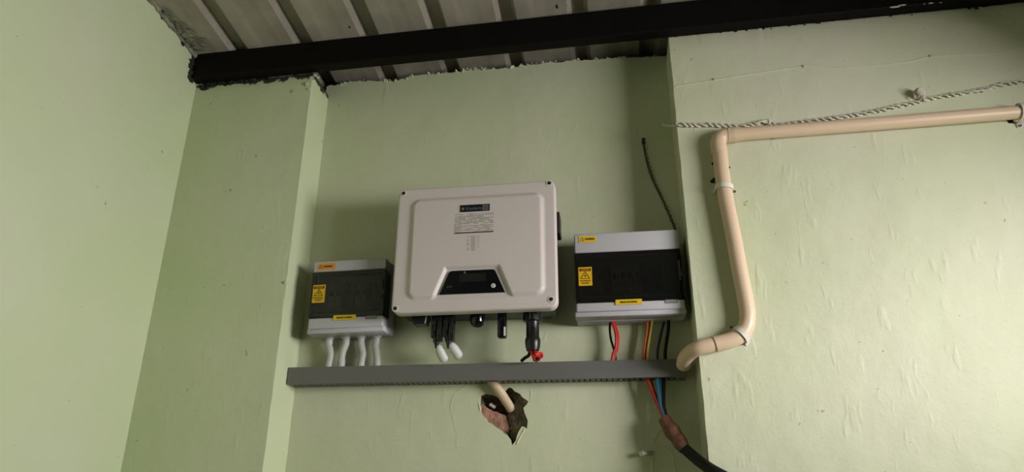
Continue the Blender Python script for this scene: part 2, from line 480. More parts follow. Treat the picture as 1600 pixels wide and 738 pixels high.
# raised lip of lifted paint at the right of the hole, hairline cracks left of it
bm = bmesh.new()
tube(bm, [P(585, 235), P(588, 262), P(583, 295)], .0012, n=8)
tube(bm, [P(215, 190), P(150, 235), P(118, 262), P(98, 320), P(95, 358), P(112, 420), P(120, 470), P(140, 520), P(135, 580)], lambda u: .0011*(1-.6*u), n=8, wob=.5)
tube(bm, [P(550, 470), P(535, 500), P(512, 540), P(500, 568)], .0018, n=8, wob=.5)
tube(bm, [P(265, 315), P(272, 335), P(276, 365)], .0014, n=8, wob=.5)
link('paint_ridge', bm, 'wall_recess', wall_back, smooth=True)
Q6 = lambda x, y, Y=0.0: at(980+x/8.39, 650+y/8.39, Y)
bm = bmesh.new()
tube(bm, [Q6(430, 190), Q6(390, 260), Q6(350, 340), Q6(320, 400)], .0012, n=8, wob=.5)
tube(bm, [Q6(340, 540), Q6(330, 600), Q6(335, 680), Q6(320, 760)], .0022, n=8, wob=.5)
tube(bm, [Q6(430, 380), Q6(520, 430), Q6(580, 480), Q6(600, 560), Q6(620, 680), Q6(650, 760)], .0018, n=8, wob=.5)
link('plaster_ridge', bm, 'wall_recess', wall_back, smooth=True)
struct(link('wall_back_masonry', B(XA, XB, .070, .19, 0, 2.80), 'debris'))

# crumbs of plaster along the broken top of the recess
rnd = random.Random(4)
bm = bmesh.new()
for i in range(120):
    x = rnd.uniform(XA+.02, XB-.02); r = rnd.uniform(.0012, .0042)
    blob(bm, (x, rnd.uniform(-.003, .012), recess_top(x)+rnd.uniform(-.004, .006)), r, i, sub=2, rough=.7)
for x in (-.845, -.70, -.66, -.515, -.45, -.43, -.405, -.39, -.33, -.27, -.25, -.225, .0, .06):
    blob(bm, (x+rnd.uniform(-.01, .01), .002, recess_top(x)+.001), rnd.uniform(.004, .007), x*9, sub=3, rough=.8)
link('plaster_crumbs', bm, 'crumb', wall_back)
bm = bmesh.new()
for i in range(46):
    x = rnd.uniform(XL+.01, XA-.005); blob(bm, (x, YP+rnd.uniform(-.002, .003), 2.776+.018*(x-XL)/.4+rnd.uniform(-.006, .004)), rnd.uniform(.002, .006), i, sub=2, rough=.8)
for i in range(20):
    x = rnd.uniform(XB+.02, XB+.85); blob(bm, (x, YP+rnd.uniform(-.001, .002), 2.814+.016*(x-XB)+rnd.uniform(-.008, .004)), rnd.uniform(.002, .005), i+90, sub=2, rough=.8)
struct(link('trim_1', bm, 'mortar_and_shade_black'))
bm = bmesh.new()
for (px, py, r) in ((487, 122, .006), (481, 132, .006), (492, 118, .005), (497, 121, .004), (483, 140, .004)):
    blob(bm, at(px, py, YP), r, px, sub=3, rough=.8)
for (px, py) in ((1110, 50), (1140, 48), (1187, 45)):
    blob(bm, at(px, py, YP), .003, px, sub=2, rough=.8, squash=(2, .6, .8))
struct(link('trim_2', bm, 'crumb'))
bm = bmesh.new(); rnd = random.Random(12)  # black lumps standing in for the shadow band above the recess edge
for i in range(110):
    x = XA+.01+(XB-XA-.02)*i/109; r = rnd.uniform(.005, .011)
    blob(bm, (x, rnd.uniform(.014, .034), recess_top(x)+rnd.uniform(-.002, .006)), r, i+7, sub=2, rough=.9)
struct(link('trim_7', bm, 'mortar_and_shade_black'))
# mortar filling between wall top and sheet, its black standing in for crevice shade
struct(link('trim_3', B(XL, XR, .10, .19, 2.80, 2.93), 'mortar_and_shade_black'))
# mortar lip between left wall and roof sheet
bm = bmesh.new(); pts = []
for i in range(60):
    y = -.165-.025*i
    pts.append((XL+.004, y, ZR(XL, y)-.006+.004*noise.noise(Vector((y*30, 0, 0)))))
tube(bm, pts, .0065, n=12, k=4, wob=1.2)
struct(link('trim_4', bm, 'mortar', smooth=True))
bm = bmesh.new()
for (px, py, Y, r, sq) in ((262, 38, -.33, .012, (1.0, 2.6, .30)), (270, 48, -.295, .011, (1.6, 1.7, .30)), (275, 55, -.26, .014, (1.8, 1.6, .30)), (290, 68, -.225, .015, (2.0, 1.5, .30)), (300, 74, -.20, .012, (2.2, 1.2, .30))):
    blob(bm, (XL+.018+.12*(Y+.33), Y, ZR(XL, Y)-.0015), r, px, sub=4, rough=.9, squash=sq, fq=2.0)
struct(link('trim_5', bm, 'mortar', smooth=True))
bm = bmesh.new()
for (y, z, r) in ((-.165, 2.86, .012), (-.172, 2.84, .012), (-.168, 2.80, .013), (-.165, 2.785, .012), (-.235, ZR(XL, -.235)-.012, .007), (-.345, ZR(XL, -.345)-.01, .006), (-.178, 2.82, .009)):
    blob(bm, (XL+.002, y, z), r, y*99, sub=3, rough=.8, squash=(.45, 1, 1))
struct(link('trim_6', bm, 'mortar_and_shade_black'))

# corrugated roof sheet, trapezoid ribs running down to the back wall
bm = bmesh.new()
prof = [(-1.46, 0)]
k = -1
while True:
    x = -1.165+.2163*k
    if x > XR+.2: break
    if x > -1.45:
        prof += [(x, 0), (x+.013, .027), (x+.050, .027), (x+.063, 0)]
        prof += [(x+.100, 0), (x+.118, .0016), (x+.158, .0016), (x+.178, 0)]
    k += 1
ys = [.12-.12*i for i in range(37)]
for dz in (0, .0012):
    rows = []
    for y in ys:
        rows.append([bm.verts.new((x, y, ZR(x, y)+h+dz)) for x, h in prof])
    for i in range(len(ys)-1):
        for j in range(len(prof)-1): bm.faces.new((rows[i][j], rows[i+1][j], rows[i+1][j+1], rows[i][j+1]))
roof = struct(link('ceiling', bm, 'sheet'))
bm = bmesh.new()
for (px, py, Y, w_, l_) in ((870, 8, -.195, .0035, .007), (886, 8, -.195, .001, .0015), (547, 34, -.21, .003, .004), (367, 62, -.20, .003, .004)):
    q = at(px, py, Y); blob(bm, (q.x, Y, ZR(q.x, Y)), 1, px, sub=2, rough=.3, squash=(w_, l_*1.6, .0008))
link('rust_spot', bm, 'dark_hole', roof)

# right wall with the window that lights the room, wall behind the camera
bm = bmesh.new()
y0, y1, z0, z1 = WIN
for (a, b, c, d) in ((-4.2, y0, 0, 3.4), (y1, .12, 0, 2.93), (y0, y1, 0, z0), (y0, y1, z1, 3.2)):
    box(bm, XR, XR+.15, a, b, c, d)
struct(link('wall_right', bm, 'wall_smooth'))
struct(link('wall_front', B(XL, XR, -4.2, -4.05, 0, 3.4), 'floor'))
bm = bmesh.new()
for (a, b, c, d) in ((y0, y0+.04, z0, z1), (y1-.04, y1, z0, z1), (y0+.04, y1-.04, z0, z0+.04), (y0+.04, y1-.04, z1-.04, z1)):
    box(bm, XR+.09, XR+.13, a, b, c, d)
struct(link('window_1', bm, 'frame'))

# ------------------------------------------------------------------ roof beam
bt = lambda x: 2.791+.017*(x+.857)
beam = thing('roof_beam', (XL, -.15, bt(XL)), 'long black painted steel beam carrying the roof sheet above the recess', 'beam')
bm = bmesh.new()
def beamsec(bm, x0, x1, n=40):
    sec = [(-.17, 0), (-.13, 0), (-.13, .090), (-.17, .090)]
    rings = []
    for i in range(n+1):
        x = x0+(x1-x0)*i/n; z = bt(x)
        rings.append([bm.verts.new((x, y+.0006*noise.noise(Vector((x*8, y*50, h*50))), z+h+(.006*(x-XL)/1.5 if h > 0 else 0))) for y, h in sec])
    for q in range(n):
        for j in range(4): bm.faces.new((rings[q][j], rings[q][(j+1) % 4], rings[q+1][(j+1) % 4], rings[q+1][j]))
    bm.faces.new(rings[0]); bm.faces.new(list(reversed(rings[-1])))
beamsec(bm, XL+.001, XR-.001)
bo = link('beam_tube', bm, 'black_steel', beam)
bo.modifiers.new('b', 'BEVEL').width = .003
bm = bmesh.new()
for (px, py, ln, r) in ((1398, 11, .012, .0025), (1410, 8, .010, .002), (1444, 6, .002, .0015), (1455, 5, .006, .0012), (1470, 4, .003, .0012)):
    q = at(px, py, -.1705); blob(bm, q, 1, px, sub=3, rough=.5, squash=(ln, .0012, r))
link('bare_metal_scratch', bm, 'pale', beam)['label'] = 'pale scraped spots'

# ------------------------------------------------------------------ inverter
IX0, IX1, IZ0, IZ1, IYF = -.571, -.131, 1.986, 2.347, -.17
inv = thing('solar_inverter', (-.351, 0, 1.986), 'large white wall mounted solar inverter with black trapezoid display', 'inverter')
def sd_rr(x, z, cx, cz, hx, hz, r):
    dx = abs(x-cx)-(hx-r); dz = abs(z-cz)-(hz-r)
    return math.hypot(max(dx, 0), max(dz, 0))+min(max(dx, dz), 0)-r
def sd_poly(x, z, pts):
    d = 1e9; s = 1.0; n = len(pts); j = n-1
    for i in range(n):
        ax, az = pts[i]; bx, bz = pts[j]
        ex, ez = bx-ax, bz-az; wx, wz = x-ax, z-az
        t = min(1, max(0, (wx*ex+wz*ez)/(ex*ex+ez*ez)))
        qx, qz = wx-ex*t, wz-ez*t; d = min(d, qx*qx+qz*qz)
        c = (z >= az, z < bz, ex*wz > ez*wx)
        if all(c) or not any(c): s = -s
        j = i
    return s*math.sqrt(d)
def sst(a, b, t):
    t = min(1, max(0, (t-a)/(b-a))); return t*t*(3-2*t)
DISP = [(-.441, 2.0325), (-.267, 2.0325), (-.295, 2.0965), (-.415, 2.0965)]
REC = [(-.462, 2.020), (-.246, 2.020), (-.282, 2.108), (-.428, 2.108)]
def cover_mesh():
    bm = bmesh.new()
    cx, cz = (IX0+IX1)/2, (IZ0+IZ1)/2; hx, hz = (IX1-IX0)/2, (IZ1-IZ0)/2; R = .022
    nx, nz_ = 200, 166; grid = []
    for j in range(nz_+1):
        row = []
        for i in range(nx+1):
            x = (-1+2*i/nx)*hx; z = (-1+2*j/nz_)*hz
            ax, az = abs(x)-(hx-R), abs(z)-(hz-R)
            if ax > 0 and az > 0:
                f = max(ax, az)/math.hypot(ax, az); ax *= f; az *= f
                x = math.copysign(hx-R+ax, x); z = math.copysign(hz-R+az, z)
            X, Z = cx+x, cz+z
            d = -sd_rr(X, Z, cx, cz, hx, hz, R)          # distance inside the border
            e = max(0, .006-d); y = IYF+.006-math.sqrt(max(0, .006**2-e*e))
            p = -sd_rr(X, Z, -.3465, 2.166, .181, .143, .022)
            y -= .0070*sst(-.006, .009, p)
            if Z < 2.125:
                y += .0085*sst(-.002, .009, -sd_poly(X, Z, REC))
            row.append(bm.verts.new((X, y, Z)))
        grid.append(row)
    for j in range(nz_):
        for i in range(nx): bm.faces.new((grid[j][i], grid[j][i+1], grid[j+1][i+1], grid[j+1][i]))
    rim = [grid[0][i] for i in range(nx)]+[grid[j][nx] for j in range(nz_)]+[grid[nz_][nx-i] for i in range(nx)]+[grid[nz_-j][0] for j in range(nz_)]
    bk = [bm.verts.new((v.co.x, IYF+.030, v.co.z)) for v in rim]
    n = len(rim)
    for i in range(n): bm.faces.new((rim[i], rim[(i+1) % n], bk[(i+1) % n], bk[i]))
    bm.faces.new(list(reversed(bk)))
    return bm
cov = link('front_cover', cover_mesh(), 'cover', inv, smooth=True, sharp=60)
link('chassis', box(B(IX0+.012, IX1-.012, IYF+.030, -.035, IZ0+.012, IZ1-.012, bev=.004), IX0+.03, IX1-.03, -.036, -.012, IZ0+.016, IZ1-.03), 'chassis', inv)
bm = bmesh.new()
for i in range(22):
    x = IX0+.04+i*(.36/21); box(bm, x, x+.003, -.05, -.014, IZ0+.022, IZ1-.02)
link('heat_sink', bm, 'chassis', inv)
bm = B(IX0+.05, IX1-.05, -.012, -.0005, 2.10, 2.30)
link('wall_bracket', bm, 'screw', inv)
link('side_handle', B(-.145, -.1235, -.135, -.075, 2.205, 2.268, bev=.003), 'black', inv)
for (x, z) in ((-.556, 2.333), (-.147, 2.338), (-.148, 2.009), (-.559, 2.000)):
    bm = bmesh.new(); lathe(bm, (x, IYF-.0012, z), [(0, .0052), (-.0006, .0068), (0, .0088), (.0025, .0092), (.003, .004)], axis=(0, 1, 0))
    s = link('screw_cup', bm, 'pale', inv, smooth=True)
    bm = bmesh.new(); cyl(bm, (x, IYF-.0022, z), (x, IYF+.001, z), .0050, n=16)
    cyl(bm, (x, IYF-.0026, z), (x, IYF-.002, z), .002, n=6)
    link('screw_head', bm, 'dark_hole', s)
# display
YD = IYF-.0005
bm = bmesh.new()
dp = []
r_ = .007
TL, TR = (-.415, 2.0965), (-.295, 2.0965)
dp = [(-.441, 2.0325), (-.267, 2.0325)]
dp += [(TR[0]+.003, TR[1]-.007), (TR[0]+.0005, TR[1]-.003), (TR[0]-.003, TR[1]-.0006), (TR[0]-.007, TR[1])]
dp += [(TL[0]+.007, TL[1]), (TL[0]+.003, TL[1]-.0006), (TL[0]-.0005, TL[1]-.003), (TL[0]-.003, TL[1]-.007)]
prism(bm, dp, YD-.0022, YD+.006)
disp = link('display_panel', bm, 'black_gloss', inv)
disp['label'] = 'glossy black trapezoid display panel'
link('screen', B(-.388, -.318, YD-.0026, YD-.002, 2.064, 2.087), 'screen', disp)
q = at(771, 447, YD)
bm = bmesh.new(); lathe(bm, (q.x, YD-.0042, q.z), [(0, .0025), (0, .0052), (.0006, .006), (.003, .006)], axis=(0, 1, 0))
link('power_button', bm, 'pale', disp, smooth=True)
link('power_symbol', text_mesh('O', .006, q.x, q.z, YD-.0045), 'grey_ink', disp)
link('display_logo', text_mesh('K', .009, -.374, 2.0905, YD-.0026, bold=.0003), 'tag_grey', disp)
bm = text_mesh('A', .008, -.4185, 2.052, YD-.0026); b2 = text_mesh('M', .008, -.411, 2.0525, YD-.0026)
me = bpy.data.meshes.new('x'); b2.to_mesh(me); bm.from_mesh(me); b2.free(); bpy.data.meshes.remove(me)
link('indicator_mark', bm, 'label_grey', disp)
# labels on the raised panel
YL = IYF-.0075
def rr(x0, x1, z0, z1, r, n=4):
    out = []
    for (cx, cz, a0) in ((x1-r, z1-r, 0), (x0+r, z1-r, 90), (x0+r, z0+r, 180), (x1-r, z0+r, 270)):
        for i in range(n+1):
            a = math.radians(a0+90*i/n); out.append((cx+r*math.cos(a), cz+r*math.sin(a)))
    return out
bm = prism(bmesh.new(), rr(-.3935, -.3075, 2.260, 2.2855, .003), YL-.0003, YL+.0005)
lb = link('brand_label_border', bm, 'pale', inv)
bm = prism(bmesh.new(), rr(-.3918, -.3092, 2.2622, 2.2833, .002), YL-.0006, YL)
lb = link('brand_label', bm, 'navy', inv)
bm = bmesh.new(); cyl(bm, (-.3835, YL-.0007, 2.272), (-.3835, YL-.001, 2.272), .0042, n=16)
link('sun_emblem', bm, 'label_orange', lb)
link('brand_lettering', text_mesh('Ksolare', .0125, -.3535, 2.2715, YL-.0008, width=.042, bold=.0002), 'label_blue', lb)
link('grade_patch', B(-.330, -.3125, YL-.0009, YL-.0005, 2.264, 2.2815), 'label_grey', lb)
# printed specification plate: columns of illegible fine print
bm = bmesh.new(); rnd = random.Random(9)
z = 2.2565
while z > 2.206:
    x = -.404
    while x < -.300:
        wd = rnd.choice((.003, .004, .006, .009, .012)); 
        if rnd.random() < .72: box(bm, x, min(-.299, x+wd), YL-.0004, YL, z-.0017, z)
        x += wd+.0016
    z -= .0031
sp = link('specification_print', bm, 'grey_print', inv)
link('barcode_bar', B(-.4045, -.2985, YL-.0005, YL, 2.2000, 2.2030), 'ink', inv)
bm = bmesh.new()
z = 2.191
while z > 2.149:
    box(bm, -.3585+.002*rnd.random(), -.3465-.002*rnd.random(), YL-.0004, YL, z-.0013, z)
    if rnd.random() < .45: box(bm, -.3705, -.3625, YL-.0004, YL, z-.001, z)
    if rnd.random() < .45: box(bm, -.343, -.336, YL-.0004, YL, z-.001, z)
    z -= .0027
link('safety_print', bm, 'grey_print', inv)
# underside fittings, hanging from the chassis
ZC = IZ0+.013
def pz(px, py, Y): return at(px, py, Y)
a = pz(646, 498, -.09); b = pz(671, 498, -.09); c = pz(668, 510, -.09); d = pz(648, 510, -.09)
bm = prism(bmesh.new(), [(a.x, ZC), (b.x, ZC), (c.x, c.z), (d.x, d.z)], -.115, -.075)
bo = link('dc_switch', bm, 'black', inv); bo.modifiers.new('b', 'BEVEL').width = .002
for (px, dz) in ((684.5, 0), (703, .0)):
    Y = -.10; t = pz(px, 490, Y); m1 = pz(px-.5, 530 if px < 690 else 529, Y); e = pz(px+.5, 545, Y)
    x = t.x; bm = bmesh.new()
    box(bm, x-.0145, x+.0145, Y-.012, Y+.012, m1.z+.036, ZC+.001, bev=.003)
    box(bm, x-.0155, x-.0015, Y-.010, Y+.010, m1.z+.002, m1.z+.05, bev=.003)
    box(bm, x+.001, x+.0145, Y-.013, Y+.009, m1.z-.008, m1.z+.05, bev=.003)
    box(bm, x-.006, x-.0015, Y-.0165, Y-.008, m1.z+.018, m1.z+.058, bev=.0015)
    box(bm, x+.005, x+.010, Y-.0165, Y-.008, m1.z+.01, m1.z+.05, bev=.0015)
    lathe(bm, (x-.001, Y, m1.z+.004), [(0, .010), (.010, .0095), (.018, .006), (m1.z-e.z+.004, .003)])
    link('dc_connector', bm, 'black', inv, smooth=True, sharp=35)
x = pz(746, 500, -.10)
bm = bmesh.new(); bot = pz(746, 512, -.10).z
H = ZC-bot
lathe(bm, (x.x, -.10, ZC+.001), [(0, .0205), (H-.014, .0200), (H-.008, .0185), (H-.003, .0145), (H, .008), (H+.001, 0)], n=32)
link('blanking_cap', bm, 'black_gloss', inv, smooth=True, sharp=60)
t = pz(785, 484, -.11); e = pz(785.5, 529, -.11)
bm = bmesh.new(); box(bm, t.x-.0118, t.x+.0118, -.122, -.098, e.z, ZC+.001, bev=.005, seg=3)
dg_ = link('data_stick', bm, 'black_gloss', inv, smooth=True, sharp=60)
a, b = pz(788.5, 511, -.1225), pz(788.5, 525, -.1225)
link('stick_label', B(a.x-.0022, a.x+.0028, -.1228, -.1215, b.z, a.z), 'strap', dg_)
t = pz(832, 484, -.10); x = t.x
H = lambda py: ZC-pz(832, py, -.10).z
bm = bmesh.new()
lathe(bm, (x, -.10, ZC+.001), [(0, .0235), (.002, .0245), (H(503), .0240), (H(504.5), .0180), (H(508), .0170), (H(528), .0172), (H(531), .0200), (H(536), .0205), (H(543), .0192), (H(549), .0165), (H(550), .009)], n=28)
for i in range(14):
    a = 2*PI*i/14
    cyl(bm, (x+.0242*math.cos(a), -.10+.0242*math.sin(a), ZC), (x+.0242*math.cos(a), -.10+.0242*math.sin(a), ZC-H(502)), .0016, n=6)
box(bm, x+.002, x+.0085, -.1195, -.11, ZC-H(524), ZC-H(514), bev=.001)
link('ac_connector', bm, 'black', inv, smooth=True, sharp=35)
for px in (660, 724, 768, 800):
    q = pz(px, 489, -.13); link('chassis_screw', cyl(bmesh.new(), (q.x, -.125, ZC+.002), (q.x, -.125, ZC-.0015), .003, n=10), 'screw', inv)

# ------------------------------------------------------------------ distribution boxes
def dist_box(name, x0, x1, z_bot, z_low, z_w0, z_w1, z_top, label, top_sticker, dark_list, tilt=0.0):
    root = thing(name, ((x0+x1)/2, 0, z_bot), label, 'distribution box', 'distribution boxes beside the inverter')
    YB, YF = -.052, -.100
    bm = B(x0-.003, x1+.004, YB, -.0005, z_bot, z_top+.001, bev=.006, seg=3)
    link('enclosure_base', bm, 'box_white', root, smooth=True, sharp=50)
    bm = bmesh.new()
    box(bm, x0, x1, YF, YB+.001, z_w1+.0015, z_top, bev=.004, seg=3)
    link('upper_cover', bm, 'box_white', root, smooth=True, sharp=50)
    bm = bmesh.new()
    box(bm, x0, x1, YF, YB+.001, z_low, z_w0-.0015, bev=.004, seg=3)
    box(bm, x0-.004, x1+.003, YF+.006, YB+.001, z_low-.012, z_low+.004, bev=.003, seg=2)
    link('lower_cover', bm, 'box_white', root, smooth=True, sharp=50)
    # inside: backing tray, rail and breakers
    link('inner_tray', B(x0+.004, x1-.004, -.060, YB+.0005, z_w0, z_w1), 'inner', root)
    h = z_w1-z_w0; zc = (z_w0+z_w1)/2
    for (u0, u1, dk) in dark_list:
        a = x0+(x1-x0)*u0; b = x0+(x1-x0)*u1
        bk = link('circuit_breaker', box(B(a, b, -.082, -.060, zc-h*.27, zc+h*.27, bev=.0015), a+.001, b-.001, -.088, -.081, zc-h*.13, zc+h*.15, bev=.001), 'breaker_dark' if dk else 'breaker', root)
        link('breaker_lever', B((a+b)/2-.004, (a+b)/2+.004, -.094, -.087, zc-.004, zc+.010, bev=.001), 'breaker_dark', bk)
    # smoked door: a shallow shell
    bm = bmesh.new(); zz0, zz1 = z_w0, z_w1; t = .0025
    box(bm, x0-.0005, x1+.0005, YF-.002, YF-.002+t, zz0, zz1, bev=.001)
    for (a, b) in ((x0-.0005, x0+.002), (x1-.002, x1+.0005)):
        box(bm, a, b, YF+.0008, YB, zz0, zz1)
    door = link('smoked_door', bm, 'smoked', root)
    bm = bmesh.new(); i_ = .011
    for (a, b, c, d) in ((x0+i_, x1-i_, zz1-i_-.0015, zz1-i_), (x0+i_, x1-i_, zz0+i_, zz0+i_+.0015), (x0+i_, x0+i_+.0015, zz0+i_, zz1-i_), (x1-i_-.0015, x1-i_, zz0+i_, zz1-i_)):
        box(bm, a, b, YF-.0027, YF-.0015, c, d)
    link('door_rib', bm, 'black', door)
    link('door_latch', box(B(x1-.010, x1-.004, YF-.006, YF-.001, zc-.020, zc+.036, bev=.0015), x1-.008, x1+.0015, YF-.007, YF-.002, zc-.010, zc+.006, bev=.001), 'chassis', door)
    # stickers
    sx = x0+.009; sw = .036; sz = zc+.002; sh = .052
    if top_sticker == 'orange': sx = x0+.006
    st = link('danger_sticker', B(sx, sx+sw, YF-.0030, YF-.0019, sz-sh/2, sz+sh/2), 'yellow', door)
    y_ = YF-.0034
    link('sticker_heading_bar', B(sx+.003, sx+sw-.003, y_, YF-.0028, sz+sh/2-.0115, sz+sh/2-.004), 'ink_red', st)
    link('sticker_heading', text_mesh('DANGER', .007, sx+sw/2, sz+sh/2-.0078, y_-.0002, width=.022), 'yellow', st)
    cx = sx+sw/2; tz = sz+.003
    bm = bmesh.new()
    A, Bq, Cq = (cx, tz+.010), (cx-.012, tz-.009), (cx+.012, tz-.009)
    for p, q in ((A, Bq), (Bq, Cq), (Cq, A)):
        cyl(bm, (p[0], y_, p[1]), (q[0], y_, q[1]), .0007, n=6)
    prism(bm, [(cx+.001, tz+.004), (cx-.003, tz-.002), (cx, tz-.002), (cx-.001, tz-.007), (cx+.003, tz-.0005), (cx, tz-.0005)], y_-.0002, YF-.0028)
    link('hazard_triangle', bm, 'ink', st)
    link('sticker_text', text_mesh('ELECTRICAL', .0055, cx, sz-.0125, y_, width=.028), 'ink', st)
    link('sticker_text', text_mesh('HAZARD', .0055, cx, sz-.0190, y_, width=.019), 'ink', st)
    a = x0+.013; b = a+(.046 if top_sticker == 'yellow' else .052)
    zt = z_top-.008; zb = zt-.018
    ws = link('warning_sticker', B(a, b, YF-.0012, YF+.001, zb, zt), 'yellow_strip' if top_sticker == 'yellow' else 'orange', root)
    link('warning_text', text_mesh('WARNING', .008, a+.030, (zt+zb)/2, YF-.0014, width=.027, bold=.0002), 'ink', ws)
    bm = bmesh.new(); cx = a+.009; tz = (zt+zb)/2
    A, Bq, Cq = (cx, tz+.0055), (cx-.0055, tz-.0045), (cx+.0055, tz-.0045)
    for p, q in ((A, Bq), (Bq, Cq), (Cq, A)):
        cyl(bm, (p[0], YF-.0013, p[1]), (q[0], YF-.0013, q[1]), .0006, n=6)
    link('warning_triangle', bm, 'ink', ws)
    mx = x0+(x1-x0)*.49
    wdt = .068 if top_sticker == 'yellow' else .064
    bs = link('origin_sticker', B(mx-wdt/2, mx+wdt/2, YF-.0031, YF-.0003, z_w0-.011, z_w0+.003), 'yellow_strip', root)
    link('origin_text', text_mesh('MADE IN INDIA', .007, mx, z_w0-.0045, YF-.0034, width=.044, bold=.0002), 'ink', bs)
    tg = link('maker_tag', B(x1-.050, x1-.0175, YF-.0010, YF+.001, z_w0-.011, z_w0-.001), 'tag_grey', root)
    bm = bmesh.new(); rn = random.Random(3)
    for i in range(6):
        q = x1-.0475+i*.0047
        box(bm, q, q+.0032, YF-.0013, YF-.0008, z_w0-.0085, z_w0-.0035+.001*rn.random()); 
    link('maker_print', bm, 'tag_light', tg)
    root.rotation_euler = (0, math.radians(tilt), 0)
    return root
dist_box('distribution_box', -.088, .192, 1.978, 1.992, 2.018, 2.1555, 2.2125,
         'grey distribution box with smoked door right of the inverter, yellow warning sticker on top', 'yellow',
         [(.20, .265, 0), (.27, .335, 1), (.34, .405, 0), (.41, .475, 0), (.48, .545, 0), (.55, .615, 0), (.62, .685, 1), (.69, .755, 1), (.76, .825, 1)])
dist_box('distribution_box', -.828, -.614, 1.963, 1.971, 2.0035, 2.135, 2.1685,
         'grey distribution box left of the inverter by the pier, orange warning sticker on top', 'orange',
         [(.22, .30, 0), (.31, .39, 0), (.40, .48, 1), (.49, .57, 1), (.58, .66, 0), (.67, .75, 0), (.76, .84, 1)], tilt=-.6)

# ------------------------------------------------------------------ slotted cable duct
DX0, DX1, DZ0, DZ1 = -.889, .186, 1.829, 1.873
duct = thing('cable_duct', (-.35, 0, DZ0), 'long grey slotted cable duct running under the boxes and inverter', 'cable duct')
dz = lambda x: -.004*(x-DX0)/(DX1-DX0)
bm = bmesh.new()
box(bm, DX0, DX1, -.002, -.0005, DZ0, DZ1)
nf = 74; st_ = (DX1-DX0)/nf
for i in range(nf):
    x = DX0+i*st_
    for (a, b) in ((DZ0, DZ0+.002), (DZ1-.002, DZ1)):
        box(bm, x+.002, x+.0128, -.0565, -.002, a, b)
for (a, b) in ((DZ0, DZ0+.002), (DZ1-.002, DZ1)):
    box(bm, DX0, DX1, -.012, -.002, a, b)
for v in bm.verts: v.co.z += dz(v.co.x)
link('slotted_trough', bm, 'duct', duct)
bm = bmesh.new()
box(bm, DX0-.0005, DX1+.0005, -.060, -.0575, DZ0-.001, DZ1+.001, bev=.0008)
for (a, b) in ((DZ0-.001, DZ0+.001), (DZ1-.001, DZ1+.001)):
    box(bm, DX0-.0005, DX1+.0005, -.0575, -.050, a, b)
for v in bm.verts: v.co.z += dz(v.co.x)
link('duct_lid', bm, 'duct', duct)

# ------------------------------------------------------------------ white sleeves under the left box
Z3 = lambda x, y, Y: at(450+x/3.515, 390+y/3.515, Y)
C = [([(232, 462), (229, 490), (221, 515), (228, 550), (233, 580), (228, 612), (218, 648)], 'leftmost'),
     ([(320, 462), (320, 490), (316, 520), (303, 552), (296, 585), (293, 612), (292, 648)], 'second from left'),
     ([(405, 462), (403, 490), (400, 515), (406, 545), (411, 575), (406, 605), (397, 645)], 'third from left'),
     ([(490, 462), (487, 490), (482, 515), (482, 545), (487, 575), (489, 605), (489, 645)], 'rightmost')]
desc = ['white cable sleeve under the left box, nearest the pier, bulging right', 'white cable sleeve under the left box, second from the pier, leaning left',
        'white cable sleeve under the left box, second from the inverter side', 'white cable sleeve under the left box, nearest the inverter, almost straight']
for (pts, _), ds in zip(C, desc):
    P3 = [Z3(x, y, -.030) for x, y in pts]
    P3[0].z = 1.9635; P3[-1].z = DZ1-.002
    root = thing('cable_sleeve', tuple(P3[-1]), ds, 'cable sleeve', 'white sleeves under the left box')
    link('sleeve_tube', tube(bmesh.new(), P3[1:], .0100, n=16, wob=.15), 'sleeve_shaded', root, smooth=True)
    bm = bmesh.new(); lathe(bm, P3[0], [(0, .0125), (.006, .0125), (.007, .0095), (.026, .0088)], n=20)
    link('sleeve_gland', bm, 'box_white', root, smooth=True, sharp=40)
# sleeves hanging from the dc connectors
for (pp, ds) in (([(684, 539), (687, 547), (691, 556), (696.5, 566)], 'short white cable sleeve hanging from left plug under the inverter'),
                 ([(703, 536), (707.5, 543), (713, 551), (719, 560.5)], 'short white cable sleeve hanging from right plug under the inverter')):
    P3 = [at(x, y, -.10+.008*i) for i, (x, y) in enumerate(pp)]
    bm = bmesh.new()
    tube(bm, P3, lambda u: .0088+.0042*min(1, u*2.5), n=20, k=10, round_ends=True)
    o = link('cable_sleeve', bm, 'conduit', origin=P3[0], smooth=True, sharp=70); tag(o, ds, 'cable sleeve', 'white sleeves under the inverter')

# ------------------------------------------------------------------ wires
def wire(name, pts, r, material, label, cat='wire', group=None, **kw):
    bm = tube(bmesh.new(), pts, r, n=10, **kw)
    o = link(name, bm, material, origin=pts[-1], smooth=True, sharp=80)
    return tag(o, label, cat, group)
# bundle of red wires leaving the ac connector
S7 = lambda x, y, Y: at(760+x/6.15, 460+y/6.15, Y)
bnd = thing('red_wire_bundle', tuple(S7(470, 640, -.06)), 'curled tuft of red wires below the round black connector of the inverter', 'wire')
for pts in ([(430, 540, -.10), (440, 575, -.105), (460, 610, -.09), (480, 640, -.065)],
            [(450, 540, -.10), (480, 570, -.11), (525, 572, -.10), (530, 600, -.09), (495, 610, -.075), (470, 632, -.06)],
            [(460, 540, -.105), (475, 580, -.115), (510, 600, -.10), (500, 630, -.07)],
            [(425, 545, -.105), (452, 600, -.11), (462, 635, -.07)]):
    link('red_strand', tube(bmesh.new(), [S7(*p) for p in pts], .0042, n=10), 'red', bnd, smooth=True)
wire('black_wire', [S7(420, 545, -.09), S7(405, 590, -.07), S7(370, 612, -.05), S7(340, 640, -.035)], .0045, 'rubber', 'short black wire beside the red tuft entering the grey duct')
